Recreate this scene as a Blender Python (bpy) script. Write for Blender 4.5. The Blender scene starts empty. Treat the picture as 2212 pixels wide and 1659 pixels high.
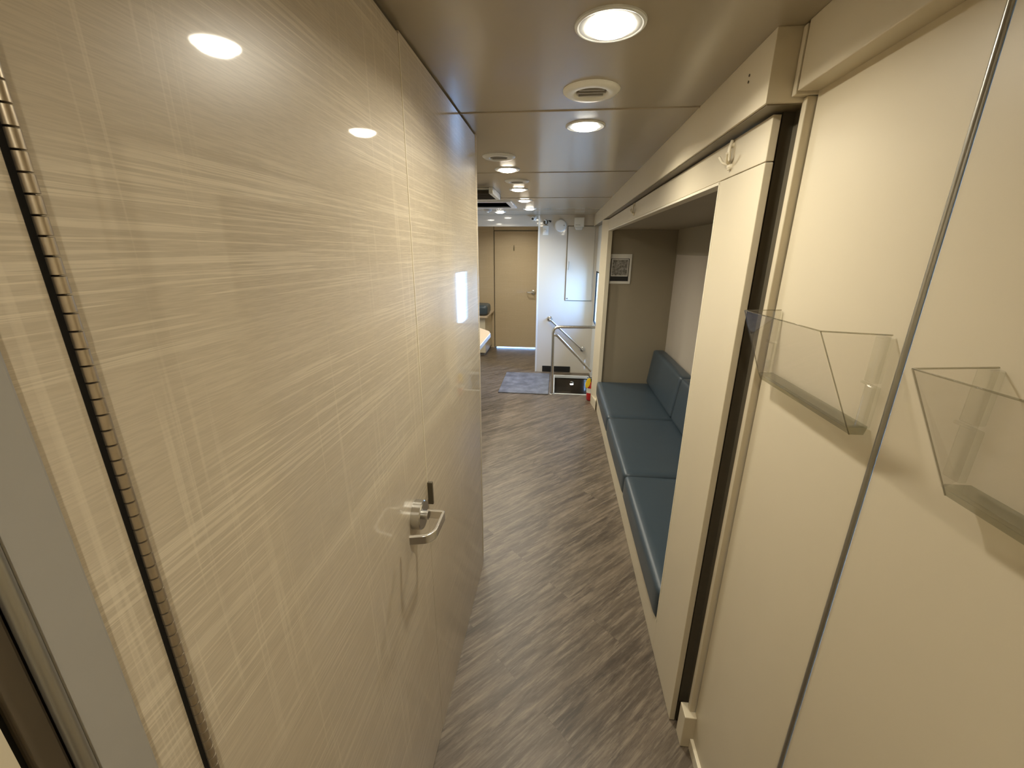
import bpy, bmesh, math, random
from mathutils import Vector, Matrix
PI = math.pi
sc = bpy.context.scene
COL = sc.collection
random.seed(7)

# ------------------------------------------------------------------ materials
def new_mat(name):
    m = bpy.data.materials.new(name); m.use_nodes = True
    nt = m.node_tree; b = nt.nodes['Principled BSDF']
    return m, nt, b
def N(nt, t, **k):
    n = nt.nodes.new(t)
    for a, v in k.items(): setattr(n, a, v)
    return n
def setin(n, **k):
    for a, v in k.items(): n.inputs[a.replace('_', ' ')].default_value = v
def coords(nt, sx=1, sy=1, sz=1, rot=(0, 0, 0)):
    tc = N(nt, 'ShaderNodeTexCoord'); mp = N(nt, 'ShaderNodeMapping')
    mp.inputs['Scale'].default_value = (sx, sy, sz); mp.inputs['Rotation'].default_value = rot
    nt.links.new(tc.outputs['Object'], mp.inputs['Vector']); return mp.outputs['Vector']
def noise(nt, vec, scale=1.0, detail=2.0, rough=.5):
    n = N(nt, 'ShaderNodeTexNoise'); setin(n, Scale=scale, Detail=detail, Roughness=rough)
    nt.links.new(vec, n.inputs['Vector']); return n.outputs['Fac']
def ramp(nt, fac, stops):
    r = N(nt, 'ShaderNodeValToRGB'); e = r.color_ramp.elements
    while len(e) < len(stops): e.new(.5)
    for i, (p, c) in enumerate(stops):
        e[i].position = p; e[i].color = (c, c, c, 1) if not isinstance(c, tuple) else c + (1,)
    nt.links.new(fac, r.inputs['Fac']); return r.outputs['Color']
def mixc(nt, fac, a, b, mode='MIX'):
    m = N(nt, 'ShaderNodeMix', data_type='RGBA', blend_type=mode)
    for s, v in ((m.inputs[0], fac), (m.inputs[6], a), (m.inputs[7], b)):
        if isinstance(v, bpy.types.NodeSocket): nt.links.new(v, s)
        else: s.default_value = v if isinstance(v, (int, float)) else tuple(v) + (1,)
    return m.outputs[2]
def math_(nt, op, a, b):
    m = N(nt, 'ShaderNodeMath', operation=op)
    for s, v in ((m.inputs[0], a), (m.inputs[1], b)):
        if isinstance(v, bpy.types.NodeSocket): nt.links.new(v, s)
        else: s.default_value = v
    return m.outputs[0]
def bump(nt, b, h, strength=.1, dist=.001):
    n = N(nt, 'ShaderNodeBump'); setin(n, Strength=strength, Distance=dist)
    nt.links.new(h, n.inputs['Height']); nt.links.new(n.outputs['Normal'], b.inputs['Normal'])

def plain(name, col, rough=.4, metal=0, spec=.5, coat=0, var=.05, scale=30, bmp=.0, coat_r=.08):
    m, nt, b = new_mat(name)
    setin(b, Roughness=rough, Metallic=metal, Coat_Weight=coat, Coat_Roughness=coat_r)
    b.inputs['Specular IOR Level'].default_value = spec
    v = coords(nt); f = noise(nt, v, scale, 3)
    lo = tuple(c * (1 - var) for c in col); hi = tuple(min(1, c * (1 + var)) for c in col)
    nt.links.new(mixc(nt, f, lo, hi), b.inputs['Base Color'])
    if bmp: bump(nt, b, noise(nt, v, scale * 20, 2), bmp, .0005)
    return m

def laminate(name, base, light, dark, axis='x', gloss=.7, rough=.35):
    """woven brushed laminate: fine horizontal and vertical threads in patches, under a gloss coat"""
    m, nt, b = new_mat(name)
    setin(b, Roughness=rough, Coat_Weight=gloss, Coat_Roughness=.035)
    b.inputs['Specular IOR Level'].default_value = .4
    def vv(u, w):   # u along the wall, w up
        return coords(nt, 1 if axis == 'x' else u, u if axis == 'x' else 1, w)
    hA = noise(nt, vv(1.9, 215), 1, 1.5)
    hB = noise(nt, vv(4.5, 340), 1, 1)
    hm = noise(nt, vv(2.2, 7), 1, 2)
    vA = noise(nt, vv(105, 2.0), 1, 1.5)
    vm = noise(nt, vv(5, 2.4), 1, 2)
    fine = noise(nt, vv(40, 700), 1, 1)
    hl = math_(nt, 'MULTIPLY', ramp(nt, hA, [(.575, 0.), (.60, 1.), (.63, .25), (.67, .9), (.70, .2)]), ramp(nt, hm, [(.40, .08), (.52, 1.)]))
    hl2 = math_(nt, 'MULTIPLY', ramp(nt, hB, [(.60, 0.), (.65, 1.)]), ramp(nt, hm, [(.38, .1), (.54, .7)]))
    vl = math_(nt, 'MULTIPLY', ramp(nt, vA, [(.60, 0.), (.66, 1.), (.72, .15)]), ramp(nt, vm, [(.43, .03), (.60, .42)]))
    hd = math_(nt, 'MULTIPLY', ramp(nt, hA, [(.30, 1.), (.38, 0.)]), ramp(nt, hm, [(.42, 0.), (.58, .5)]))
    c = mixc(nt, ramp(nt, fine, [(.35, 0.), (.65, 1.)]), tuple(x * .93 for x in base), tuple(x * 1.05 for x in base))
    c = mixc(nt, hd, c, dark)
    c = mixc(nt, math_(nt, 'MULTIPLY', math_(nt, 'MAXIMUM', hl, hl2), .8), c, light)
    c = mixc(nt, vl, c, light)
    nt.links.new(c, b.inputs['Base Color'])
    return m

M = {}
M['laminate'] = laminate('laminate_woven', (.525, .455, .345), (.72, .64, .50), (.46, .395, .295))
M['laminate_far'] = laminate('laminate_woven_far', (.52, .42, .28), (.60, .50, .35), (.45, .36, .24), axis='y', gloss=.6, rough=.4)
M['cream'] = plain('cream_panel', (.59, .525, .395), .42, spec=.4, var=.03, scale=6, bmp=.03)
M['cream_light'] = plain('cream_edge', (.74, .68, .54), .35, spec=.5, var=.02)
M['alcove'] = plain('alcove_panel_shaded', (.30, .26, .19), .5, spec=.3, var=.04, scale=5, bmp=.03)  # panel tone lowered, the shade inside the recess is in the colour
M['alcove_back'] = plain('alcove_back_panel_shaded', (.44, .39, .325), .5, spec=.3, var=.03, scale=5)  # back wall darkened too, recess shade put into its colour
M['ceiling'] = plain('ceiling_panel', (.36, .31, .235), .26, spec=.45, var=.03, scale=4, coat=.25, coat_r=.12)
M['partition'] = plain('partition_gloss', (.56, .52, .45), .3, spec=.5, var=.02, scale=4, coat=1., coat_r=.04)
M['grey_jamb'] = plain('grey_jamb', (.33, .315, .285), .4, spec=.4, var=.03)
M['white'] = plain('white_plastic', (.78, .78, .74), .35, var=.02)
M['white_metal'] = plain('white_enamel_metal', (.74, .76, .76), .28, metal=.25, var=.02)
M['steel'] = plain('brushed_steel', (.62, .61, .58), .24, metal=1, var=.05, scale=80)
M['chrome'] = plain('satin_chrome', (.86, .85, .82), .22, metal=1, var=.03, scale=60)
M['bead'] = plain('bead_aluminium', (.42, .41, .37), .3, metal=.9, var=.03)
M['hinge'] = plain('hinge_nickel', (.47, .40, .30), .36, metal=.9, var=.12, scale=160)
M['olive'] = plain('olive_bronze_metal', (.30, .26, .17), .35, metal=.7, var=.1, scale=60)
M['hinge_brown'] = plain('brown_weatherstrip', (.085, .065, .042), .55, var=.1)
M['rubber'] = plain('black_rubber', (.012, .011, .010), .7, spec=.2, var=.1)
M['gap_dark'] = plain('seal_brown', (.10, .085, .06), .7, spec=.2, var=.1)
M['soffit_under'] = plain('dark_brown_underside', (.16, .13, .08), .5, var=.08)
M['black'] = plain('black_plastic', (.012, .012, .012), .5, var=.1)
M['vinyl'] = plain('slate_blue_vinyl', (.040, .058, .074), .36, spec=.5, var=.06, scale=12, bmp=.25)
M['red'] = plain('red_paint', (.50, .010, .012), .25, coat=.5)
M['yellow'] = plain('yellow_plastic', (.85, .60, .03), .4)
M['paper'] = plain('paper_white', (.70, .68, .62), .6, var=.02)
M['tan'] = plain('tan_laminate', (.46, .37, .27), .35, var=.04)
M['edge_white'] = plain('white_edge_band', (.62, .68, .72), .3, var=.02)
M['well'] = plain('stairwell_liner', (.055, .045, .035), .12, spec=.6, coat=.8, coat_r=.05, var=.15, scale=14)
def mottled():
    m, nt, b = new_mat('mottled_grey_print'); setin(b, Roughness=.45)
    v = coords(nt); f = noise(nt, v, 55, 3, .6)
    nt.links.new(mixc(nt, ramp(nt, f, [(.4, 0.), (.62, 1.)]), (.13, .12, .10), (.33, .31, .28)), b.inputs['Base Color']); return m
M['print'] = mottled()
def mat_rubber_mat():
    m, nt, b = new_mat('mat_ribbed_grey'); setin(b, Roughness=.55)
    v = coords(nt, 1, 1, 1); f = noise(nt, v, 9, 4, .6); g = noise(nt, coords(nt, 260, 260, 1), 1, 1)
    c = mixc(nt, ramp(nt, f, [(.35, 0.), (.7, 1.)]), (.085, .090, .105), (.17, .18, .20))
    nt.links.new(c, b.inputs['Base Color']); bump(nt, b, g, .4, .002); return m
M['mat'] = mat_rubber_mat()

def floor_mat():
    m, nt, b = new_mat('floor_vinyl_plank')
    a = math.radians(-45)      # planks run diagonally across the aisle
    v = coords(nt, 1, 1, 1, (0, 0, a))
    br = N(nt, 'ShaderNodeTexBrick', offset=.37, offset_frequency=2)
    nt.links.new(v, br.inputs['Vector'])
    setin(br, Scale=1.0, Mortar_Size=.0006, Mortar_Smooth=.3, Bias=0., Brick_Width=1.22, Row_Height=.152)
    br.inputs['Color1'].default_value = (0, 0, 0, 1); br.inputs['Color2'].default_value = (1, 1, 1, 1); br.inputs['Mortar'].default_value = (.5, .5, .5, 1)
    # per plank shift of the grain
    sep = N(nt, 'ShaderNodeSeparateColor'); nt.links.new(br.outputs['Color'], sep.inputs['Color'])
    sh = N(nt, 'ShaderNodeCombineXYZ'); nt.links.new(math_(nt, 'MULTIPLY', sep.outputs[0], 7.0), sh.inputs[0]); nt.links.new(math_(nt, 'MULTIPLY', sep.outputs[0], 3.0), sh.inputs[2])
    ad = N(nt, 'ShaderNodeVectorMath', operation='ADD'); nt.links.new(v, ad.inputs[0]); nt.links.new(sh.outputs[0], ad.inputs[1])
    def gr(sx, sy, sc_, det, ro=.55):
        mp = N(nt, 'ShaderNodeMapping'); mp.inputs['Scale'].default_value = (sx, sy, 1)
        nt.links.new(ad.outputs[0], mp.inputs['Vector']); return noise(nt, mp.outputs[0], sc_, det, ro)
    g1 = gr(1.6, 15, 1, 6, .68); g2 = gr(5.5, 70, 1, 6, .72); g3 = gr(3, 22, 1.3, 7, .75)
    c = mixc(nt, ramp(nt, g1, [(.33, 0.), (.68, 1.)]), (.045, .032, .021), (.150, .114, .080))
    c = mixc(nt, ramp(nt, g2, [(.46, 0.), (.66, .7)]), c, (.26, .212, .158))
    c = mixc(nt, ramp(nt, g3, [(.40, .85), (.53, 0.)]), c, (.036, .025, .016))
    c = mixc(nt, math_(nt, 'MULTIPLY', sep.outputs[0], .22), c, (.22, .175, .125))
    c = mixc(nt, math_(nt, 'MULTIPLY', br.outputs['Fac'], .65), c, (.06, .042, .028))
    nt.links.new(c, b.inputs['Base Color'])
    setin(b, Roughness=.40); b.inputs['Specular IOR Level'].default_value = .5
    h = math_(nt, 'ADD', g2, g1); bump(nt, b, h, .22, .002)
    return m
M['floor'] = floor_mat()

def emit(name, col, s):
    m = bpy.data.materials.new(name); m.use_nodes = True; nt = m.node_tree
    nt.nodes.remove(nt.nodes['Principled BSDF']); e = N(nt, 'ShaderNodeEmission')
    setin(e, Color=tuple(col) + (1,), Strength=s)
    nt.links.new(e.outputs[0], nt.nodes['Material Output'].inputs['Surface']); return m
WARM = (1, .93, .765); BEAM = 5.5
M['lamp'] = emit('downlight_glow', (1, .90, .72), 26)
M['lamp_step'] = emit('step_light_glow', (1, .93, .8), 14)

def clear(name, tint, edge=0.0, rough=.02, ior=1.48):
    m = bpy.data.materials.new(name); m.use_nodes = True; nt = m.node_tree
    nt.nodes.remove(nt.nodes['Principled BSDF'])
    t = N(nt, 'ShaderNodeBsdfTransparent'); g = N(nt, 'ShaderNodeBsdfGlossy'); setin(g, Roughness=rough)
    t.inputs['Color'].default_value = tuple(tint) + (1,)
    f = N(nt, 'ShaderNodeFresnel'); setin(f, IOR=ior)
    gm = N(nt, 'ShaderNodeNewGeometry'); front = math_(nt, 'SUBTRACT', 1.0, gm.outputs['Backfacing'])
    fac = math_(nt, 'MULTIPLY', math_(nt, 'ADD', f.outputs[0], edge), front)
    mx = N(nt, 'ShaderNodeMixShader'); nt.links.new(fac, mx.inputs[0]); nt.links.new(t.outputs[0], mx.inputs[1]); nt.links.new(g.outputs[0], mx.inputs[2])
    nt.links.new(mx.outputs[0], nt.nodes['Material Output'].inputs['Surface']); return m
M['acrylic'] = clear('clear_acrylic', (.955, .95, .94))
M['acrylic_thick'] = clear('clear_acrylic_thick', (.965, .965, .95), .03)
M['acrylic_edge'] = clear('clear_acrylic_edge', (.70, .69, .63), .05)
M['acrylic_tray'] = clear('clear_acrylic_tray', (.78, .78, .73), .03)
M['glass'] = clear('window_glass', (.97, .99, 1.0), ior=1.12)
M['sky_glass'] = clear('tinted_skylight_glass', (.05, .05, .045), rough=.05, ior=1.15)

# ------------------------------------------------------------------ geometry helpers
def bx(bm, x0, x1, y0, y1, z0, z1):
    v = [bm.verts.new(p) for p in ((x0, y0, z0), (x1, y0, z0), (x1, y1, z0), (x0, y1, z0), (x0, y0, z1), (x1, y0, z1), (x1, y1, z1), (x0, y1, z1))]
    for f in ((0, 3, 2, 1), (4, 5, 6, 7), (0, 1, 5, 4), (1, 2, 6, 5), (2, 3, 7, 6), (3, 0, 4, 7)): bm.faces.new([v[i] for i in f])
def prism(bm, pts, a, b, axis='z'):
    """extrude a 2D outline between a and b along an axis"""
    def P(p, t): return (p[0], p[1], t) if axis == 'z' else ((t, p[0], p[1]) if axis == 'x' else (p[0], t, p[1]))
    lo = [bm.verts.new(P(p, a)) for p in pts]; hi = [bm.verts.new(P(p, b)) for p in pts]; n = len(pts)
    bm.faces.new(lo[::-1]); bm.faces.new(hi)
    for i in range(n): bm.faces.new((lo[i], lo[(i + 1) % n], hi[(i + 1) % n], hi[i]))
def frame_for(d):
    d = d.normalized(); u = Vector((0, 0, 1)) if abs(d.z) < .9 else Vector((1, 0, 0))
    s = d.cross(u).normalized(); return s, s.cross(d).normalized()
def ring(bm, c, s, u, r, n, ru=None):
    return [bm.verts.new(c + s * (r * math.cos(2 * PI * i / n)) + u * ((ru or r) * math.sin(2 * PI * i / n))) for i in range(n)]
def bridge(bm, a, b):
    n = len(a)
    for i in range(n): bm.faces.new((a[i], a[(i + 1) % n], b[(i + 1) % n], b[i]))
def lathe(bm, c, axis, prof, n=40):
    """prof: list of (distance along axis, radius)"""
    c = Vector(c); axis = Vector(axis).normalized(); s, u = frame_for(axis); rs = []
    for t, r in prof:
        rs.append(ring(bm, c + axis * t, s, u, max(r, 1e-5), n))
    for a, b in zip(rs, rs[1:]): bridge(bm, a, b)
    bm.faces.new(rs[0][::-1]); bm.faces.new(rs[-1])
def rounded(pts, r, seg=6):
    pts = [Vector(p) for p in pts]; out = [pts[0]]
    for a, b, c in zip(pts, pts[1:], pts[2:]):
        d1 = (a - b); d2 = (c - b); k = min(r, d1.length * .49, d2.length * .49)
        p = b + d1.normalized() * k; q = b + d2.normalized() * k
        for i in range(seg + 1):
            t = i / seg; out.append(p * (1 - t) ** 2 + b * 2 * t * (1 - t) + q * t * t)
    out.append(pts[-1]); return out
def tube(bm, pts, r, n=14, ru=None, up=None):
    pts = [Vector(p) for p in pts]; prev = None; s = None
    for i, p in enumerate(pts):
        d = (pts[min(i + 1, len(pts) - 1)] - pts[max(i - 1, 0)]).normalized()
        if s is None:
            s, u = frame_for(d)
            if up is not None: u = (Vector(up) - d * d.dot(Vector(up))).normalized(); s = d.cross(u).normalized()
        else:
            s = (s - d * d.dot(s)).normalized(); u = s.cross(d).normalized()
        rg = ring(bm, p, s, u, r, n, ru)
        if prev: bridge(bm, prev, rg)
        else: bm.faces.new(rg[::-1])
        prev = rg
    bm.faces.new(prev)
def flatbar(bm, pts, w, t, up=(0, 0, 1)):
    """bar of rectangular section, w along 'up', t across"""
    pts = [Vector(p) for p in pts]; up = Vector(up); prev = None
    for i, p in enumerate(pts):
        d = (pts[min(i + 1, len(pts) - 1)] - pts[max(i - 1, 0)]).normalized(); s = d.cross(up).normalized()
        rg = [bm.verts.new(p + up * (a * w / 2) + s * (b * t / 2)) for a, b in ((-1, -1), (1, -1), (1, 1), (-1, 1))]
        if prev: bridge(bm, prev, rg)
        else: bm.faces.new(rg[::-1])
        prev = rg
    bm.faces.new(prev)

def obj(name, bm, mat, parent=None, bevel=0.0, smooth=None, seg=2, **props):
    L = Vector((0, 0, 0)); p = parent
    while p is not None: L += p.location; p = p.parent
    bmesh.ops.translate(bm, verts=bm.verts, vec=-L)
    bmesh.ops.recalc_face_normals(bm, faces=bm.faces)
    me = bpy.data.meshes.new(name); 
    if smooth is not None:
        for f in bm.faces: f.smooth = True
        for e in bm.edges:
            if len(e.link_faces) == 2 and e.calc_face_angle(0) > math.radians(smooth): e.smooth = False
    bm.to_mesh(me); bm.free()
    me.materials.append(mat if not isinstance(mat, str) else M[mat])
    o = bpy.data.objects.new(name, me); COL.objects.link(o)
    if parent is not None: o.parent = parent
    if bevel:
        m = o.modifiers.new('bevel', 'BEVEL'); m.width = bevel; m.segments = seg; m.limit_method = 'ANGLE'; m.angle_limit = math.radians(35)
    for k, v in props.items(): o[k] = v
    return o
def B(*boxes):
    bm = bmesh.new()
    for b in boxes: bx(bm, *b)
    return bm
def struct(name, bm, mat, parent=None, **k):
    o = obj(name, bm, mat, parent, **k)
    if parent is None: o['kind'] = 'structure'
    return o
def thing(name, label, cat, loc, group=None):
    o = bpy.data.objects.new(name, None); COL.objects.link(o); o.location = loc; o.empty_display_size = .05
    o['label'] = label; o['category'] = cat
    if group: o['group'] = group
    bpy.context.view_layer.update(); return o
def dup(root, loc, label, group=None):
    r = root.copy(); COL.objects.link(r); r.location = loc; r['label'] = label
    if group: r['group'] = group
    for ch in list(root.children):
        c = ch.copy(); COL.objects.link(c); c.parent = r
        for g in list(ch.children):
            d = g.copy(); COL.objects.link(d); d.parent = c
    return r

CZ = 2.03                      # ceiling height
XL, XR = -.341, .51            # aisle walls
Y0, Y1 = -1.1, 7.0             # ends of the vehicle interior
YP = 5.57                      # cross partition

# ------------------------------------------------------------------ floor, ceiling
WX0, WX1, WY0, WY1 = 0.005, .47, 4.66, 5.40     # stairwell opening
struct('floor', B((-1.8, 1.25, Y0 - .1, WY0, -.04, 0), (-1.8, 1.25, WY1, Y1 + .1, -.04, 0), (-1.8, WX0, WY0, WY1, -.04, 0), (WX1 + .03, 1.25, WY0, WY1, -.04, 0)), 'floor')
SX0, SX1, SY0, SY1 = -1.15, -.50, 4.08, 4.58     # skylight opening
ceil = struct('ceiling', B((-1.8, 1.25, Y0 - .1, SY0, CZ, CZ + .05), (-1.8, 1.25, SY1, Y1 + .1, CZ, CZ + .05), (-1.8, SX0, SY0, SY1, CZ, CZ + .05), (SX1, 1.25, SY0, SY1, CZ, CZ + .05)), 'ceiling')
for i, y in enumerate((1.545, 2.64, 3.83, 4.95)):
    bm = bmesh.new(); prism(bm, [(y - .006, CZ), (y + .006, CZ), (y + .003, CZ - .003), (y - .003, CZ - .003)], (-1.72 if y > 1.8 else XL), .425, 'x')
    struct('trim_%d' % (i + 20), bm, 'ceiling', bevel=.001)

# ------------------------------------------------------------------ aisle wall with the flush door
HY, DY = .253, .985            # hinge line and latch edge of the door
struct('wall_left', B((XL - .05, XL, .2135, HY - .003, 0, CZ)), 'laminate')
d1 = struct('door_1', B((XL - .04, XL, HY + .006, DY, .006, CZ - .012)), 'laminate', bevel=.0015)
struct('wall_left_end', B((XL - .05, XL, DY + .003, 1.806, 0, CZ - .006), (XL - .05, XL - .004, 1.806, 1.84, 0, .05)), 'laminate')
struct('trim_1', B((XL - .045, XL - .035, HY - .003, DY + .003, 0, CZ), (XL - .05, XL - .006, .24, 1.84, CZ - .006, CZ)), 'gap_dark')
# light bead down the latch side of the door
struct('trim_2', B((XL - .004, XL + .0008, DY, DY + .003, .93, CZ - .012)), 'cream_light', bevel=.0003)
struct('trim_31', B((XL - .004, XL, DY, DY + .003, .006, .93)), 'laminate')
# piano hinge
bm = bmesh.new(); pitch = .0127
z = .02
while z < CZ - .03:
    lathe(bm, (XL + .0015, HY + .0045, z + .0004), (0, 0, 1), [(0, .0034), (.0003, .0042), (pitch - .0012, .0042), (pitch - .0009, .0034)], 10)
    z += pitch
obj('piano_hinge', bm, 'hinge', d1, smooth=40)
struct('trim_3', B((XL - .004, XL + .0006, HY - .0035, HY + .001, 0, CZ)), 'rubber')
# lever handle
hy, hz = .878, .957
bm = bmesh.new(); lathe(bm, (XL, hy, hz), (1, 0, 0), [(0, .037), (.022, .037), (.0245, .035), (.0245, .012), (.030, .0115), (.036, .0115)], 48)
rose = obj('door_handle', bm, 'steel', d1, smooth=35)
bm = bmesh.new()
lv = rounded([(XL + .030, hy + .006, hz), (XL + .075, hy + .006, hz), (XL + .074, hy - .070, hz), (XL + .060, hy - .090, hz), (XL + .020, hy - .100, hz)], .009, 6)
flatbar(bm, lv, .022, .0085)
obj('lever', bm, 'chrome', rose, bevel=.0015, smooth=30)
obj('latch_plate', B((XL, XL + .015, DY, DY + .008, .915, .984)), 'gap_dark', d1, bevel=.0008, label='dark latch guard plate')
# corner trim at the end of the wall
bm = bmesh.new()
tube(bm, [(XL - .006, 1.806, .05), (XL - .006, 1.806, CZ)], .0085, 16)
struct('trim_4', bm, 'laminate', smooth=30)
struct('trim_5', B((XL - .018, XL + .0015, 1.816, 1.819, .055, CZ), (XL - .05, XL - .004, 1.824, 1.843, .055, CZ)), 'white_metal', bevel=.001)
# doorway beside the photographer
struct('trim_6', B((XL - .05, XL + .004, .179, .2135, 0, CZ)), 'grey_jamb', bevel=.002)
bm = bmesh.new(); tube(bm, [(XL + .002, .1745, 0), (XL + .002, .1745, CZ)], .0050, 20)
struct('trim_7', bm, 'bead', smooth=30)
struct('trim_32', B((XL - .05, XL - .001, .1535, .1700, 0, CZ)), 'hinge_brown', bevel=.002)
struct('trim_8', B((XL - .05, XL - .006, .1460, .1540, 0, CZ)), 'rubber')
struct('trim_34', B((XL - .065, XL - .05, .12, .26, 0, CZ)), 'rubber')
struct('wall_left_near', B((XL - .05, XL + .006, Y0, .1455, 0, CZ)), 'cream')
struct('wall_near', B((XL - .05, XR + .05, Y0 - .06, Y0, 0, CZ)), 'cream')

# ------------------------------------------------------------------ room beyond the aisle wall
struct('wall_west', B((-1.80, -1.75, 1.79, Y1, 0, CZ)), 'cream')
struct('wall_return', B((-1.75, XL - .05, 1.79, 1.835, 0, CZ)), 'cream')
DX0, DX1, DTOP = -1.04, -.325, 1.90
struct('wall_far', B((-1.8, DX0 - .004, Y1, Y1 + .07, 0, CZ), (DX0 - .004, DX1 + .004, Y1, Y1 + .07, DTOP + .006, CZ), (DX1 + .004, -.15, Y1, Y1 + .07, 0, CZ), (DX0 - .005, DX0 + .02, Y1 + .042, Y1 + .07, 0, CZ), (DX1 - .02, DX1 + .005, Y1 + .042, Y1 + .07, 0, CZ), (DX0, DX1, Y1 + .042, Y1 + .07, DTOP - .02, CZ)), 'laminate_far')
d2 = struct('door_2', B((DX0, DX1, Y1 + .004, Y1 + .04, .014, DTOP)), 'laminate_far', bevel=.002)
bm = bmesh.new(); lathe(bm, (-.395, Y1 + .004, .952), (0, -1, 0), [(0, .034), (.018, .034), (.02, .03), (.02, .011), (.05, .011)], 32)
r2 = obj('door_handle', bm, 'steel', d2, smooth=35)
bm = bmesh.new(); flatbar(bm, rounded([(-.395, Y1 - .04, .952), (-.395, Y1 - .062, .952), (-.49, Y1 - .060, .952), (-.505, Y1 - .03, .952)], .015, 4), .02, .010)
obj('lever', bm, 'chrome', r2, bevel=.001)
bm = bmesh.new(); bx(bm, -.735, -.715, Y1 - .004, Y1 + .004, 1.60, 1.685); tube(bm, rounded([(-.725, Y1 - .002, 1.65), (-.725, Y1 - .035, 1.625), (-.725, Y1 - .045, 1.655)], .01), .006, 10)
obj('coat_hook', bm, 'olive', d2, bevel=.001, label='small dark coat hook')
struct('trim_9', B((DX0 - .012, DX0 - .004, Y1 - .004, Y1, 0, CZ), (DX0 - .012, DX1, Y1 - .004, Y1, DTOP + .004, DTOP + .012)), 'gap_dark')
# header over the doorway in the partition line, glossy, dark soffit behind it
struct('trim_10', B((-1.75, -.262, YP, YP + .04, 1.895, CZ)), 'partition', bevel=.001)
struct('wall_partition', B((-.262, .50, YP, YP + .04, -.5, CZ)), 'partition')
struct('trim_11', B((-.272, -.250, YP - .004, YP + .044, 0, CZ)), 'white_metal', bevel=.003)
struct('wall_passage', B((-.25, -.20, YP + .04, Y1, 0, CZ)), 'cream')
bm = bmesh.new()
struct('wall_right_far', B((.50, .55, 5.52, YP + .05, -.5, CZ)), 'cream')

# cabinet door set in the partition
cab = thing('wall_cabinet', 'tall flush cabinet door in the glossy partition above the stairs', 'cabinet', (.27, YP, .985))
obj('door', B((.106, .440, YP - .010, YP, .988, 1.893)), 'partition', cab, bevel=.002)
obj('shadow_gap', B((.097, .103, YP - .005, YP, .98, 1.903), (.103, .445, YP - .005, YP, 1.897, 1.903), (.103, .445, YP - .004, YP, .980, .984)), 'gap_dark', cab, label='dark gap around the door')
bm = bmesh.new(); tube(bm, rounded([(.130, YP - .008, 1.375), (.130, YP - .034, 1.375), (.130, YP - .034, 1.472), (.130, YP - .008, 1.472)], .012), .0045, 10)
obj('handle', bm, 'bead', cab, smooth=40)
obj('lock', B((.118, .140, YP - .014, YP - .008, 1.004, 1.018)), 'bead', cab, bevel=.002)

# ------------------------------------------------------------------ right hand side: slide-out with the bench alcove
struct('wall_right', B((XR, XR + .05, .657, 1.040, .045, CZ - .001), (XR, XR + .05, Y0, .645, .045, CZ - .001)), 'cream', bevel=.001)
bm = bmesh.new(); tube(bm, [(XR + .0005, .651, .045), (XR + .0005, .651, 1.905)], .0048, 14)
struct('trim_12', bm, 'bead', smooth=30)
struct('baseboard_right', B((XR - .010, XR + .05, Y0, 1.022, 0, .045)), 'cream_light', bevel=.002)
# post and lip beside the slide-out
struct('trim_13', B((XR - .018, XR + .05, 1.044, 1.062, .14, 1.905)), 'cream', bevel=.002)
struct('trim_14', B((XR - .030, XR + .05, 1.110, 1.14, 0, CZ), (XR - .005, XR + .05, 1.062, 1.110, 0, CZ)), 'gap_dark')
struct('trim_15', B((.473, XR + .004, 1.023, 1.075, 0, .138)), 'cream', bevel=.0025)
# valance over the near wall
val = struct('trim_16', B((.467, XR + .05, Y0, 1.036, 1.911, CZ), (.4655, XR + .05, 1.040, 1.055, 1.906, CZ - .003)), 'cream', bevel=.002)
# soffit over the slide-out
struct('trim_17', B((.418, .56, 1.057, YP, 1.897, CZ)), 'cream', bevel=.001)
bm = bmesh.new()
for z in (1.985, 1.972): lathe(bm, (.4178, 1.17, z), (-1, 0, 0), [(0, .0028), (.0012, .0028), (.002, .001)], 10)
struct('trim_18', bm, 'gap_dark')
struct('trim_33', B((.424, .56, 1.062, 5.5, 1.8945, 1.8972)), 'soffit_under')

# frame around the alcove (one flat panel with an opening)
FX0, FX1 = .457, .475
OY0, OY1, OZ = 1.382, 4.24, 1.790
struct('trim_19', B((FX0, FX1, 1.104, OY0, .004, 1.7945), (FX0, FX1, 4.24, 4.31, 0, 1.7945)), 'cream', bevel=.0015)
struct('trim_24', B((FX0, FX1, 1.104, 4.31, 1.7965, 1.889)), 'cream', bevel=.0015)
struct('trim_25', B((FX0 - .0015, FX1 + .02, OY0 - .001, OY0 + .006, .15, OZ + .004), (FX0 - .0015, FX1 + .02, OY0, OY1, OZ - .004, OZ + .005), (FX0 - .0015, FX1 + .02, OY1 - .006, OY1 + .001, .15, OZ + .004)), 'cream_light', bevel=.001)
# end post with splayed face
bm = bmesh.new(); prism(bm, [(.457, 4.245), (.444, 4.16), (.410, 4.375), (.410, 4.41), (.47, 4.41), (.475, 4.245)], 0, .10, 'z')
struct('trim_26', bm, 'cream', bevel=.001)
bm = bmesh.new(); prism(bm, [(.457, 4.243), (.4105, 4.375), (.4105, 4.41), (.475, 4.41), (.475, 4.243)], .10, 1.888, 'z')
struct('trim_27', bm, 'cream', bevel=.001)
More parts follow.
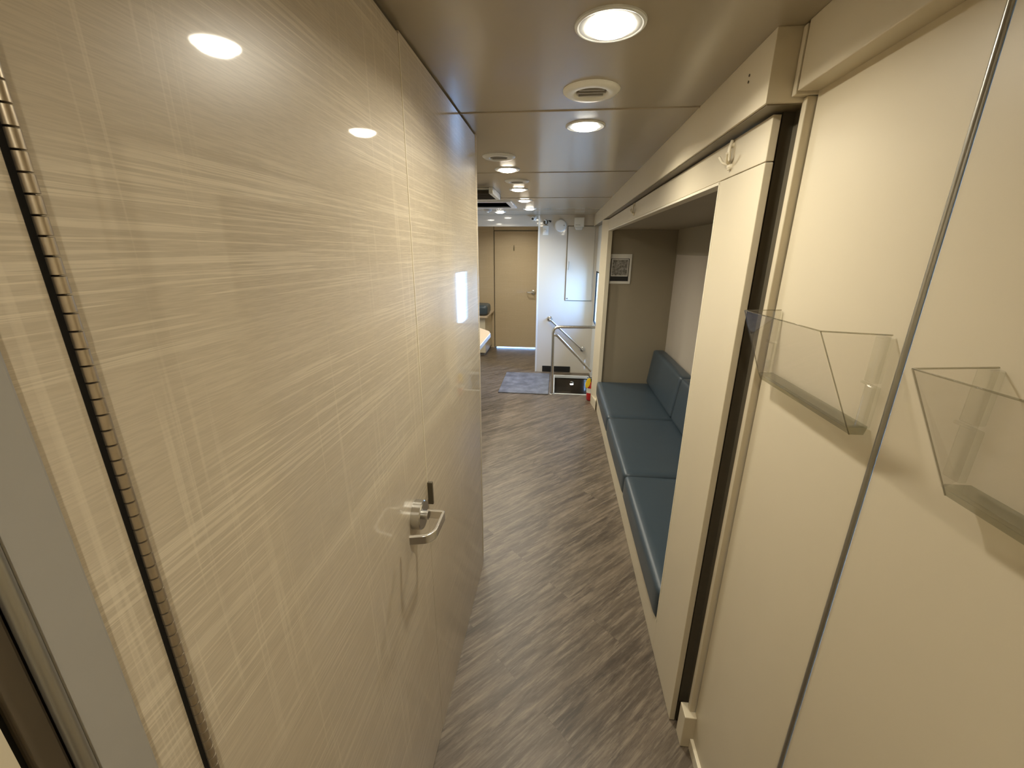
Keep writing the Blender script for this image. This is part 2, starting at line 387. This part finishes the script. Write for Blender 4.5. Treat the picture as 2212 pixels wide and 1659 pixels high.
# alcove shell
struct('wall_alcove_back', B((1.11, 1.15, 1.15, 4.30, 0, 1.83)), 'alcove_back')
struct('trim_28', B((1.100, 1.11, 1.15, 4.25, 1.575, 1.80)), 'alcove', bevel=.002)  # darker band stands in for the shadow across the upper back wall
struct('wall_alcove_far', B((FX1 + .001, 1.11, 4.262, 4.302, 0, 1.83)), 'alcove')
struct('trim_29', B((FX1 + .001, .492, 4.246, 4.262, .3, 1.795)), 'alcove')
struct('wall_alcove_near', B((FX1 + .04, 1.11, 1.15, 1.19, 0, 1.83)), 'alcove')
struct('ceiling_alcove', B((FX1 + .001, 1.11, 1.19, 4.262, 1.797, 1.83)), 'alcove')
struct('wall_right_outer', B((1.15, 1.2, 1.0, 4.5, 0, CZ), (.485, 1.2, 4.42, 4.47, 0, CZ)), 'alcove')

# bench
bench = thing('bench', 'cream built-in bench base under three slate blue seat cushions', 'bench', (.77, 2.81, 0))
obj('front_panel', B((FX0 + .0005, FX1, OY0, OY1, 0, .145)), 'cream', bench, bevel=.0015)
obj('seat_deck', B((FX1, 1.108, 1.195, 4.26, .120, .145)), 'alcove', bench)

def cushion(name, x0, x1, y0, y1, z0, z1, r, mat, lean=0., parent=None, crown=.006):
    """upholstered pad: rounded box with a slight crown"""
    bm = bmesh.new(); nx, ny, nz = 14, 18, 8
    bmesh.ops.create_cube(bm, size=2)
    bmesh.ops.subdivide_edges(bm, edges=bm.edges[:], cuts=15, use_grid_fill=True)
    hx, hy_, hz_ = (x1 - x0) / 2, (y1 - y0) / 2, (z1 - z0) / 2; c = Vector(((x0 + x1) / 2, (y0 + y1) / 2, (z0 + z1) / 2))
    def remap(t, h):       # push grid lines towards the rim
        a = math.copysign(1 - (1 - abs(t)) ** 1.9, t); return a * h
    for v in bm.verts:
        p = Vector((remap(v.co.x, hx), remap(v.co.y, hy_), remap(v.co.z, hz_)))
        q = Vector((max(-hx + r, min(hx - r, p.x)), max(-hy_ + r, min(hy_ - r, p.y)), max(-hz_ + r, min(hz_ - r, p.z))))
        d = p - q
        if d.length > 1e-7: p = q + d.normalized() * r
        k = (1 - (p.x / hx) ** 2) * (1 - (p.y / hy_) ** 2)
        k2 = (1 - (p.z / hz_) ** 2) * (1 - (p.y / hy_) ** 2)
        p.z += crown * max(0, k) * (1 if p.z > 0 else 0); p.x -= crown * max(0, k2) * (1 if p.x < 0 else 0)
        p.x += lean * (p.z + hz_) / (2 * hz_) * (1 if p.x < 0 else 0)
        v.co = p + c
    return obj(name, bm, mat, parent, smooth=60)
def seam_line(x0, x1, y0, y1, z, parent, r=.0022):
    bm = bmesh.new(); tube(bm, rounded([(x1, y0, z), (x0, y0, z), (x0, y1, z), (x1, y1, z)], .02, 5), r, 8)
    return obj('piping', bm, 'vinyl', parent, smooth=60)
CY = [(1.386, 2.308), (2.314, 3.240), (3.246, 4.238)]
names = [('slate blue vinyl seat cushion at the near end of the bench', 'slate blue back cushion mostly hidden behind the near frame panel'),
         ('slate blue vinyl seat cushion in the middle of the bench', 'slate blue back cushion between the two other back cushions'),
         ('slate blue vinyl seat cushion at the poster end of the bench', 'slate blue back cushion under the poster end of the alcove')]
for (a, b), (ls, lb) in zip(CY, names):
    s = cushion('seat_cushion', .447, 1.095, a, b, .147, .302, .028, 'vinyl'); s['label'] = ls; s['category'] = 'cushion'; s['group'] = 'seat cushions on the bench'
    k = cushion('back_cushion', .945, 1.099, a + .002, b - .002, .3086, .658, .024, 'vinyl', lean=.045); k['label'] = lb; k['category'] = 'cushion'; k['group'] = 'back cushions in the alcove'

# poster on the end wall of the alcove
po = thing('poster', 'small white framed print with a black bar on the alcove wall', 'poster', (.597, 4.262, 1.437))
pts = [(.493, 1.577), (.700, 1.577), (.700, 1.300), (.493, 1.300)]
obj('holder', B((.493, .700, 4.257, 4.262, 1.300, 1.577)), 'paper', po, bevel=.001)
obj('border', B((.505, .678, 4.2555, 4.257, 1.325, 1.536)), 'black', po)
obj('white_line', B((.512, .671, 4.2548, 4.2555, 1.370, 1.531)), 'paper', po)
obj('print', B((.519, .664, 4.2542, 4.2548, 1.377, 1.524)), 'print', po)

# coat hooks on the header
hk = thing('coat_hook', 'cream double-prong coat hook close to the frame corner', 'hook', (FX0, 1.318, 1.85), 'coat hooks on the alcove header')
bm = bmesh.new()
tube(bm, rounded([(FX0 - .004, 1.318, 1.886), (FX0 - .010, 1.317, 1.865), (FX0 - .009, 1.315, 1.84), (FX0 - .005, 1.313, 1.814)], .01), .0058, 12, ru=.0045)
lathe(bm, (FX0, 1.318, 1.875), (-1, 0, 0), [(0, .007), (.006, .006)], 14)
lathe(bm, (FX0, 1.313, 1.822), (-1, 0, 0), [(0, .0085), (.008, .0075), (.011, .004)], 14)
obj('stem', bm, 'cream_light', hk, smooth=50)
for s in (-1, 1):
    bm = bmesh.new(); tube(bm, rounded([(FX0 - .006, 1.315, 1.828), (FX0 - .018, 1.315 + s * .012, 1.832), (FX0 - .024, 1.315 + s * .028, 1.85)], .012), .0036, 10)
    obj('prong', bm, 'cream_light', hk, smooth=50)
dup(hk, (FX0, 2.85, 1.85), 'cream double-prong coat hook halfway along the alcove header')

# ------------------------------------------------------------------ brochure holders on the right wall
def holder(y0, y1, fx0, fx1, label):
    """wall pocket: y0 near side, y1 far side; fx0/fx1 front lip x at the near/far side"""
    t = thing('brochure_holder', label, 'brochure holder', (XR, (y0 + y1) / 2, 1.33), 'clear wall pockets')
    wl = XR - .004; bz = 1.318; tz = 1.482; th = .0022
    def quad(bm, a, b, c, d, n):     # thin plate from a quad outline and an offset
        n = Vector(n) * th; lo = [bm.verts.new(Vector(p)) for p in (a, b, c, d)]; hi = [bm.verts.new(Vector(p) + n) for p in (a, b, c, d)]
        bm.faces.new(lo[::-1]); bm.faces.new(hi)
        for i in range(4): bm.faces.new((lo[i], lo[(i + 1) % 4], hi[(i + 1) % 4], hi[i]))
    bx0 = XR - .034
    bm = bmesh.new(); quad(bm, (fx0, y0 + .002, tz + .004), (fx1, y1 - .03, tz - .006), (bx0, y1 - .03, bz + .012), (bx0, y0 + .002, bz + .012), (-1, 0, -.2))
    obj('front_panel', bm, 'acrylic', t)
    bm = bmesh.new(); quad(bm, (fx0, y0, tz + .004), (bx0, y0, bz + .012), (wl, y0 + .004, bz + .012), (wl, y0 + .004, tz), (0, 1, 0))
    obj('side_panel', bm, 'acrylic', t)
    bm = bmesh.new(); quad(bm, (fx1, y1 - .03, tz - .006), (bx0, y1 - .03, bz + .012), (wl, y1 - .012, bz + .012), (wl, y1 - .012, tz - .006), (0, -1, 0))
    obj('side_panel', bm, 'acrylic', t)
    bm = bmesh.new(); prism(bm, [(bx0 - .001, bz + .012), (bx0 + .005, bz), (wl - .003, bz), (wl, bz + .012), (wl, bz + .016), (bx0, bz + .016)], y0, y1 - .03, 'y')
    obj('tray', bm, 'acrylic_tray', t, bevel=.001)
    # hanging strips at both sides, with a thicker shoulder
    for yy, zt, xx in ((y0 + .010, 1.478, wl), (y1 - .010, 1.474, wl)):
        bm = bmesh.new(); bx(bm, xx - .012, xx + .003, yy - .010, yy + .010, 1.405, zt); bx(bm, xx - .007, xx + .003, yy - .012, yy + .012, 1.33, 1.40)
        st = obj('hanging_strip', bm, 'acrylic_thick', t, bevel=.0025)
        bm = bmesh.new(); tube(bm, [(xx - .012, yy - .012, 1.403), (xx - .012, yy + .012, 1.403)], .0022, 10); obj('clip', bm, 'acrylic_thick', st, smooth=50)
    # rolled lip
    bm = bmesh.new(); tube(bm, [(wl, y0 + .003, tz), (fx0, y0, tz + .004), (fx1, y1 - .03, tz - .006), (wl, y1 - .012, tz - .006)], .0012, 8)
    for yy, fx, zz in ((y0 + .001, fx0, tz + .004), (y1 - .03, fx1, tz - .006)): tube(bm, [(fx, yy, zz), (bx0, yy, bz + .012), (bx0 + .006, yy, bz)], .0010, 8)
    obj('rim', bm, 'acrylic_edge', t, smooth=50)
    return t
holder(.674, 1.018, .402, .420, 'clear plastic brochure holder beside the dark slide-out gap')
holder(.175, .527, .402, .402, 'clear plastic brochure holder on the panel past the bead strip')

# ------------------------------------------------------------------ downlights and round vents
def downlight(x, y, label):
    t = thing('recessed_light', label, 'ceiling light', (x, y, CZ), 'recessed ceiling lights')
    bm = bmesh.new(); lathe(bm, (x, y, CZ), (0, 0, -1), [(0, .071), (.003, .070), (.005, .066), (.005, .064), (.0035, .062), (.0045, .052), (.003, .048), (0, .047)], 56)
    obj('trim_ring', bm, 'white_metal', t, smooth=40)
    bm = bmesh.new(); lathe(bm, (x, y, CZ - .002), (0, 0, -1), [(0, .0475), (.004, .0465), (.008, .041), (.011, .030), (.0125, .012)], 48)
    obj('lens', bm, 'lamp', t, smooth=80)
    return t
base = downlight(.084, 1.018, 'lit round ceiling light in front of the aisle vent, largest in view')
lights = [(.077, 1.722, 'lit round ceiling light just past the first ceiling seam'),
          (-.302, 2.537, 'lit round ceiling light between the two vents beyond the wall corner'),
          (-.313, 3.319, 'lit round ceiling light beside the louvred ceiling register'),
          (-.324, 4.022, 'lit round ceiling light beside the blue skylight'),
          (-.330, 4.793, 'lit round ceiling light closest to the partition'),
          (-.701, 5.167, 'lit round ceiling light between the skylight and the header'),
          (-.70, 6.30, 'lit round ceiling light in the passage before the far door'),
          (-1.0, 4.75, 'lit round ceiling light over the table side beyond the skylight'),
          (-1.0, 3.85, 'lit round ceiling light over the table side before the skylight'),
          (-1.0, 2.70, 'lit round ceiling light over the side room before the register'),
          (.084, -.42, 'lit round ceiling light behind the photographer')]
for x, y, l in lights: dup(base, (x, y, CZ), l)
# the beam of each recessed light: a disc at the lens, shaded by the recess
for x, y in [(.084, 1.018)] + [(a, b) for a, b, _ in lights]:
    l = bpy.data.lights.new('downlight_beam', 'AREA'); l.shape = 'DISK'; l.size = .06; l.energy = BEAM; l.color = WARM; l.spread = math.radians(156)
    o = bpy.data.objects.new('downlight_beam', l); COL.objects.link(o); o.location = (x, y, CZ - .0155)
def vent(x, y, label):
    t = thing('round_vent', label, 'air vent', (x, y, CZ), 'round ceiling vents')
    bm = bmesh.new(); lathe(bm, (x, y, CZ), (0, 0, -1), [(0, .080), (.003, .079), (.009, .070), (.010, .050), (.006, .044), (.0005, .042)], 56)
    obj('ring', bm, 'white', t, smooth=40)
    bm = bmesh.new(); lathe(bm, (x, y, CZ - .0006), (0, 0, -1), [(0, .043), (.0008, .043)], 40); obj('duct', bm, 'gap_dark', t)
    bm = bmesh.new()
    for k in (-.022, 0, .022):
        w = math.sqrt(.041 ** 2 - k * k); bx(bm, x - w, x + w, y + k - .004, y + k + .0015, CZ - .008, CZ - .002)
    obj('louvre', bm, 'grey_jamb', t, bevel=.0008)
    return t
v0 = vent(.073, 1.375, 'round white ceiling vent between the two lights over the aisle')
dup(v0, (-.303, 2.204, CZ), 'round ceiling vent just past the wall corner')
dup(v0, (-.287, 2.939, CZ), 'round ceiling vent farther along, between two lit lights')

# louvred ceiling register and skylight
ac = thing('ceiling_register', 'white square ceiling register with dark louvres', 'air vent', (-.72, 3.30, CZ))
ax0, ax1, ay0, ay1, az = -1.0, -.485, 3.2, 3.62, CZ - .042
obj('housing', B((ax1 - .03, ax1, ay0, ay1, az, CZ), (ax0, ax0 + .03, ay0, ay1, az, CZ), (ax0, ax1, ay1 - .03, ay1, az, CZ), (ax0 + .03, ax1 - .03, ay0 + .03, ay1 - .03, CZ - .01, CZ)), 'white', ac, bevel=.004)
bm = bmesh.new()
for k in range(6):
    z = az + .004 + (k % 2) * .0; y = ay0 + .02 + k * .065
    prism(bm, [(y, az + .002), (y + .012, az + .002), (y + .05, az + .03), (y + .038, az + .03)], ax0 + .03, ax1 - .03, 'x')
obj('louvre', bm, 'gap_dark', ac)
sk = struct('window_2', B((SX0 - .05, SX0, SY0 - .04, SY1 + .04, CZ - .012, CZ + .05), (SX1, SX1 + .05, SY0 - .04, SY1 + .04, CZ - .012, CZ + .05), (SX0, SX1, SY0 - .04, SY0, CZ - .012, CZ + .05), (SX0, SX1, SY1, SY1 + .04, CZ - .012, CZ + .05)), 'white_metal', bevel=.003)
obj('pane', B((SX0, SX1, SY0, SY1, CZ + .02, CZ + .026)), 'sky_glass', sk)
sd = thing('smoke_detector', 'small round ceiling sensor between the skylight and the header', 'sensor', (-.80, 4.90, CZ))
bm = bmesh.new(); lathe(bm, (-.80, 4.90, CZ), (0, 0, -1), [(0, .045), (.012, .043), (.02, .03)], 28); obj('housing', bm, 'grey_jamb', sd, smooth=40)
bm = bmesh.new(); lathe(bm, (-.80, 4.90, CZ - .02), (0, 0, -1), [(0, .014), (.008, .010)], 16); obj('cap', bm, 'white', sd, smooth=40)

# ------------------------------------------------------------------ things on the partition
th = thing('thermostat', 'white rectangular wall control with a round dial near the partition edge', 'switch', (-.178, YP, 1.85))  # wall thermostat with a round dial
obj('plate', B((-.213, -.142, YP - .012, YP, 1.793, 1.903)), 'white', th, bevel=.003)
bm = bmesh.new(); lathe(bm, (-.178, YP - .012, 1.835), (0, -1, 0), [(0, .024), (.012, .021), (.014, .016)], 28); obj('dial', bm, 'white_metal', th, smooth=40)
ds = thing('round_alarm', 'white round alarm disc high on the partition', 'alarm', (.008, YP, 1.905))
bm = bmesh.new(); lathe(bm, (.008, YP, 1.905), (0, -1, 0), [(0, .074), (.018, .073), (.030, .062), (.034, .03)], 48); obj('body', bm, 'white', ds, smooth=40)
bm = bmesh.new(); lathe(bm, (.050, YP - .024, 1.905), (0, -1, 0), [(0, .009), (.009, .008)], 16); obj('button', bm, 'grey_jamb', ds)
ms = thing('wall_sensor', 'white rectangular sensor box above the cabinet door', 'sensor', (.235, YP, 1.945))
obj('housing', B((.175, .296, YP - .04, YP, 1.888, 1.998)), 'white', ms, bevel=.006)
bm = bmesh.new(); prism(bm, [(.183, 1.888), (.288, 1.888), (.274, 1.852), (.197, 1.852)], YP - .036, YP - .004, 'y'); obj('lens', bm, 'white_metal', ms, bevel=.008)
obj('slot', B((.190, .25, YP - .0415, YP - .039, 1.905, 1.911)), 'grey_jamb', ms)
cm = thing('security_camera', 'small white bullet camera on the glossy header', 'camera', (-.31, YP, 1.98))
bm = bmesh.new(); lathe(bm, (-.322, YP - .005, 1.985), (-.35, -1, -.1), [(0, .018), (.02, .022), (.05, .026), (.055, .022)], 24); obj('body', bm, 'white', cm, smooth=40)
bm = bmesh.new(); lathe(bm, (-.341, YP - .06, 1.9795), (-.35, -1, -.1), [(0, .014), (.004, .012)], 20); obj('lens', bm, 'black', cm, smooth=40)
obj('bracket', B((-.318, -.296, YP - .02, YP, 1.955, 2.01)), 'white_metal', cm, bevel=.004)
bk = thing('lamp_bracket', 'black bracket with a bent white pipe beside the partition edge', 'bracket', (-.17, YP, 1.95))
bm = bmesh.new(); lathe(bm, (-.178, YP, 1.945), (0, -1, 0), [(0, .03), (.018, .028), (.022, .02)], 24); obj('mount', bm, 'gap_dark', bk, smooth=40)
bm = bmesh.new(); tube(bm, rounded([(-.200, YP - .03, 1.967), (-.173, YP - .03, 1.962), (-.173, YP - .03, 1.925)], .008), .006, 10); obj('pipe', bm, 'white', bk, smooth=50)
bm = bmesh.new(); lathe(bm, (-.145, YP - .025, 1.963), (1, -.2, -.45), [(0, .004), (.03, .012), (.036, .012), (.038, .006)], 16); obj('nozzle', bm, 'black', bk, smooth=50)
vg = thing('floor_grille', 'black slotted grille low on the partition', 'air vent', (.02, YP, .048))
obj('frame', B((-.170, .212, YP - .008, YP, .006, .088)), 'black', vg, bevel=.003)
bm = bmesh.new()
for k in range(5): bx(bm, -.158, .20, YP - .0105, YP - .008, .018 + k * .014, .022 + k * .014)
obj('slats', bm, 'rubber', vg)

# ------------------------------------------------------------------ stairwell
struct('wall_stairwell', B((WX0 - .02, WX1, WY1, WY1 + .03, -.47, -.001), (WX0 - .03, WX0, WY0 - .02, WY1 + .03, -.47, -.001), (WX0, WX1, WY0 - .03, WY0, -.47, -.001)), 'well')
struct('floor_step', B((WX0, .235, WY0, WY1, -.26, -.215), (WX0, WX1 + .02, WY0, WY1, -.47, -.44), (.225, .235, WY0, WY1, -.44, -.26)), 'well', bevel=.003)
struct('trim_30', B((WX0 - .035, WX0 + .002, WY0 - .02, WY1 + .02, -.03, .006), (WX0, WX1, WY1 - .002, WY1 + .022, -.03, .006), (WX0, WX1 - .03, WY0 - .018, WY0 + .002, -.03, .005)), 'white_metal', bevel=.002)
sl = thing('step_light', 'small lit courtesy light inside the stairwell', 'light', (.238, WY1, -.10))
bm = bmesh.new(); lathe(bm, (.238, WY1, -.10), (0, -1, 0), [(0, .030), (.006, .029), (.008, .024)], 28); obj('bezel', bm, 'chrome', sl, smooth=40)
bm = bmesh.new(); prism(bm, [(.216, -.105), (.26, -.105), (.255, -.118), (.221, -.118)], WY1 - .014, WY1 - .008, 'y'); obj('lens', bm, 'lamp_step', sl, bevel=.002)

# entry door with its window
EX = .478
wz0, wz1, wy0, wy1 = .735, 1.365, 4.80, 5.45
d3 = struct('door_3', B((EX, EX + .012, 4.70, wy0, -.44, 1.89), (EX, EX + .012, wy1, 5.50, -.44, 1.89), (EX, EX + .012, wy0, wy1, -.44, wz0), (EX, EX + .012, wy0, wy1, wz1, 1.89)), 'white_metal', bevel=.002)
win = struct('window_1', B((EX - .004, EX + .014, wy0, wy0 + .012, wz0, wz1), (EX - .004, EX + .014, wy1 - .012, wy1, wz0, wz1), (EX - .004, EX + .014, wy0, wy1, wz0, wz0 + .012), (EX - .004, EX + .014, wy0, wy1, wz1 - .012, wz1)), 'rubber', bevel=.001)
obj('pane', B((EX + .003, EX + .006, wy0 + .012, wy1 - .012, wz0 + .012, wz1 - .012)), 'glass', win)
struct('wall_entry', B((EX, EX + .02, 4.41, 4.70, -.44, CZ), (EX, EX + .02, 5.50, YP, -.44, CZ), (EX, EX + .02, 4.70, 5.50, 1.89, CZ)), 'white_metal')

# railing and grab bar
ra = thing('stair_railing', 'bent steel stair railing with a sloping handrail beside the mat', 'railing', (-.018, 4.635, 0))
bm = bmesh.new(); tube(bm, rounded([(-.020, 4.640, .004), (-.030, 4.645, .792), (.476, 4.645, .800)], .075, 10), .0165, 16)
obj('post', bm, 'steel', ra, smooth=50)
bm = bmesh.new(); tube(bm, rounded([(-.030, 4.645, .700), (.012, 4.645, .700), (.418, 4.645, .292)], .03, 8), .0155, 16); obj('handrail', bm, 'steel', ra, smooth=50)
bm = bmesh.new(); lathe(bm, (-.020, 4.64, 0), (0, 0, 1), [(0, .034), (.006, .032), (.010, .02)], 24); obj('base_flange', bm, 'steel', ra, smooth=40)
bm = bmesh.new(); lathe(bm, (.4775, 4.645, .80), (-1, 0, 0), [(0, .032), (.006, .030), (.010, .018)], 24); obj('wall_flange', bm, 'steel', ra, smooth=40)
gb = thing('grab_rail', 'sloping steel grab rail fixed to the partition over the stairs', 'rail', (.14, YP, .53))
a, b = Vector((-.086, YP, .738)), Vector((.368, YP, .338))
bm = bmesh.new(); o_ = Vector((0, -.055, 0)); tube(bm, rounded([a, a + o_, b + o_, b], .03, 8), .0135, 16); obj('bar', bm, 'steel', gb, smooth=50)
for p in (a, b):
    bm = bmesh.new(); lathe(bm, p, (0, -1, 0), [(0, .036), (.006, .035), (.012, .02)], 28); obj('flange', bm, 'steel', gb, smooth=40)

# floor mat
bm = B((-.655, -.062, 4.60, 5.46, 0, .012)); mt = obj('floor_mat', bm, 'mat', None, bevel=.005)
mt['label'] = 'grey rubber-backed floor mat beside the stairwell opening'; mt['category'] = 'mat'

# fire extinguisher tucked behind the end post
fe = thing('fire_extinguisher', 'red fire extinguisher with yellow tag behind the bench end post', 'fire extinguisher', (.412, 4.485, .004))
ex, ey = .412, 4.485
bm = bmesh.new(); lathe(bm, (ex, ey, .004), (0, 0, 1), [(0, .040), (.006, .044), (.160, .044), (.185, .036), (.200, .020), (.212, .016)], 32); obj('cylinder', bm, 'red', fe, smooth=40)
bm = bmesh.new(); lathe(bm, (ex, ey, .092), (0, 0, 1), [(0, .0446), (.055, .0446)], 32); obj('label_band', bm, 'paper', fe, smooth=40, label='white instruction band')
bm = bmesh.new(); prism(bm, [(ex - .062, .165), (ex - .048, .15), (ex - .022, .175), (ex - .008, .225), (ex - .01, .262), (ex - .030, .270), (ex - .052, .245), (ex - .066, .20)], ey - .052, ey - .040, 'y'); obj('tag', bm, 'yellow', fe, bevel=.003, label='yellow plastic tag')
bm = bmesh.new(); bx(bm, ex - .014, ex + .014, ey - .014, ey + .014, .216, .25); flatbar(bm, [(ex - .045, ey, .292), (ex - .01, ey, .262), (ex + .03, ey, .262)], .006, .018); flatbar(bm, [(ex - .045, ey, .262), (ex, ey, .246)], .006, .018); obj('valve', bm, 'black', fe, bevel=.002)

# ------------------------------------------------------------------ furniture in the far room
tb = thing('table', 'tan table top with pale edge band showing past the wall corner', 'table', (-1.15, 4.2, 0))
bm = bmesh.new(); prism(bm, [(-1.74, 3.55), (-.70, 3.55), (-.70, 4.38), (-.735, 4.50), (-.90, 4.72), (-1.74, 4.78)], .708, .752, 'z'); obj('edge_band', bm, 'edge_white', tb, bevel=.004)
bm = bmesh.new(); prism(bm, [(-1.738, 3.556), (-.706, 3.556), (-.706, 4.378), (-.74, 4.495), (-.903, 4.714), (-1.738, 4.774)], .752, .7545, 'z'); obj('top', bm, 'tan', tb)
bm = bmesh.new(); tube(bm, [(-1.22, 4.1, 0), (-1.22, 4.1, .708)], .04, 20); obj('leg', bm, 'steel', tb, smooth=40)
cb = thing('base_cabinet', 'low tan cabinet with an overhanging top beside the far door', 'cabinet', (-1.4, 6.65, 0))
obj('body', B((-1.745, -1.10, 6.36, 6.995, .05, .615)), 'cream', cb, bevel=.002)
obj('plinth', B((-1.745, -1.125, 6.42, 6.995, 0, .05)), 'grey_jamb', cb)
bm = bmesh.new(); prism(bm, [(-1.745, 6.28), (-1.08, 6.28), (-1.055, 6.31), (-1.055, 6.995), (-1.745, 6.995)], .615, .64, 'z'); obj('top', bm, 'tan', cb, bevel=.003)
ck = cushion('bolster_cushion', -1.70, -1.062, 6.34, 6.72, .642, .80, .05, 'vinyl'); ck['label'] = 'dark slate cushion lying on the low cabinet in the far room'; ck['category'] = 'cushion'

# ------------------------------------------------------------------ world, camera
w = bpy.data.worlds.new('world'); sc.world = w; w.use_nodes = True; nt = w.node_tree
bg = nt.nodes['Background']; tc = N(nt, 'ShaderNodeTexCoord'); sp = N(nt, 'ShaderNodeSeparateXYZ'); nt.links.new(tc.outputs['Generated'], sp.inputs[0])
r = N(nt, 'ShaderNodeValToRGB'); e = r.color_ramp.elements; e[0].position = .0; e[0].color = (.28, .47, .80, 1); e[1].position = 1.; e[1].color = (.16, .32, .95, 1)
e.new(.25).color = (.20, .46, 1, 1)
nt.links.new(sp.outputs['Z'], r.inputs['Fac']); nt.links.new(r.outputs['Color'], bg.inputs['Color']); bg.inputs['Strength'].default_value = 30.0
# light portals so that daylight through the two openings is sampled well
def portal(loc, rot, sx, sy):
    l = bpy.data.lights.new('daylight_portal', 'AREA'); l.shape = 'RECTANGLE'; l.size = sx; l.size_y = sy; l.cycles.is_portal = True
    o = bpy.data.objects.new('daylight_portal', l); COL.objects.link(o); o.location = loc; o.rotation_euler = rot
portal((EX + .03, (wy0 + wy1) / 2, (wz0 + wz1) / 2), (0, PI / 2, 0), wz1 - wz0, wy1 - wy0)
portal(((SX0 + SX1) / 2, (SY0 + SY1) / 2, CZ + .06), (0, 0, 0), SX1 - SX0, SY1 - SY0)
portal(((DX0 + DX1) / 2, Y1 + .06, .007), (-PI / 2, 0, 0), DX1 - DX0, .014)

F = 896.035; pitch_, yaw, roll = -0.3105653531187524, -0.10558145009903307, 0.006237637870202162
cy, sy = math.cos(yaw), math.sin(yaw); cp, sp_ = math.cos(pitch_), math.sin(pitch_)
f = Vector((sy * cp, cy * cp, sp_)); rr = Vector((cy, -sy, 0)); u = rr.cross(f)
r2_ = rr * math.cos(roll) + u * math.sin(roll); u2 = -rr * math.sin(roll) + u * math.cos(roll)
cam = bpy.data.cameras.new('camera'); co = bpy.data.objects.new('camera', cam); COL.objects.link(co)
co.matrix_world = Matrix(((r2_.x, u2.x, -f.x, 0), (r2_.y, u2.y, -f.y, 0), (r2_.z, u2.z, -f.z, 1.60), (0, 0, 0, 1)))
cam.sensor_fit = 'HORIZONTAL'; cam.sensor_width = 36; cam.lens = F / 2212 * 36; cam.clip_start = .01; cam.clip_end = 100
sc.camera = co

vs = sc.view_settings; vs.view_transform = 'Standard'; vs.look = 'None'; vs.gamma = 1; vs.use_curve_mapping = False; vs.exposure = 0.22
sc.cycles.use_denoising = True; sc.cycles.sample_clamp_indirect = 6; sc.cycles.max_bounces = 10; sc.cycles.diffuse_bounces = 6; sc.cycles.transparent_max_bounces = 16
sc.cycles.caustics_reflective = False; sc.cycles.caustics_refractive = False
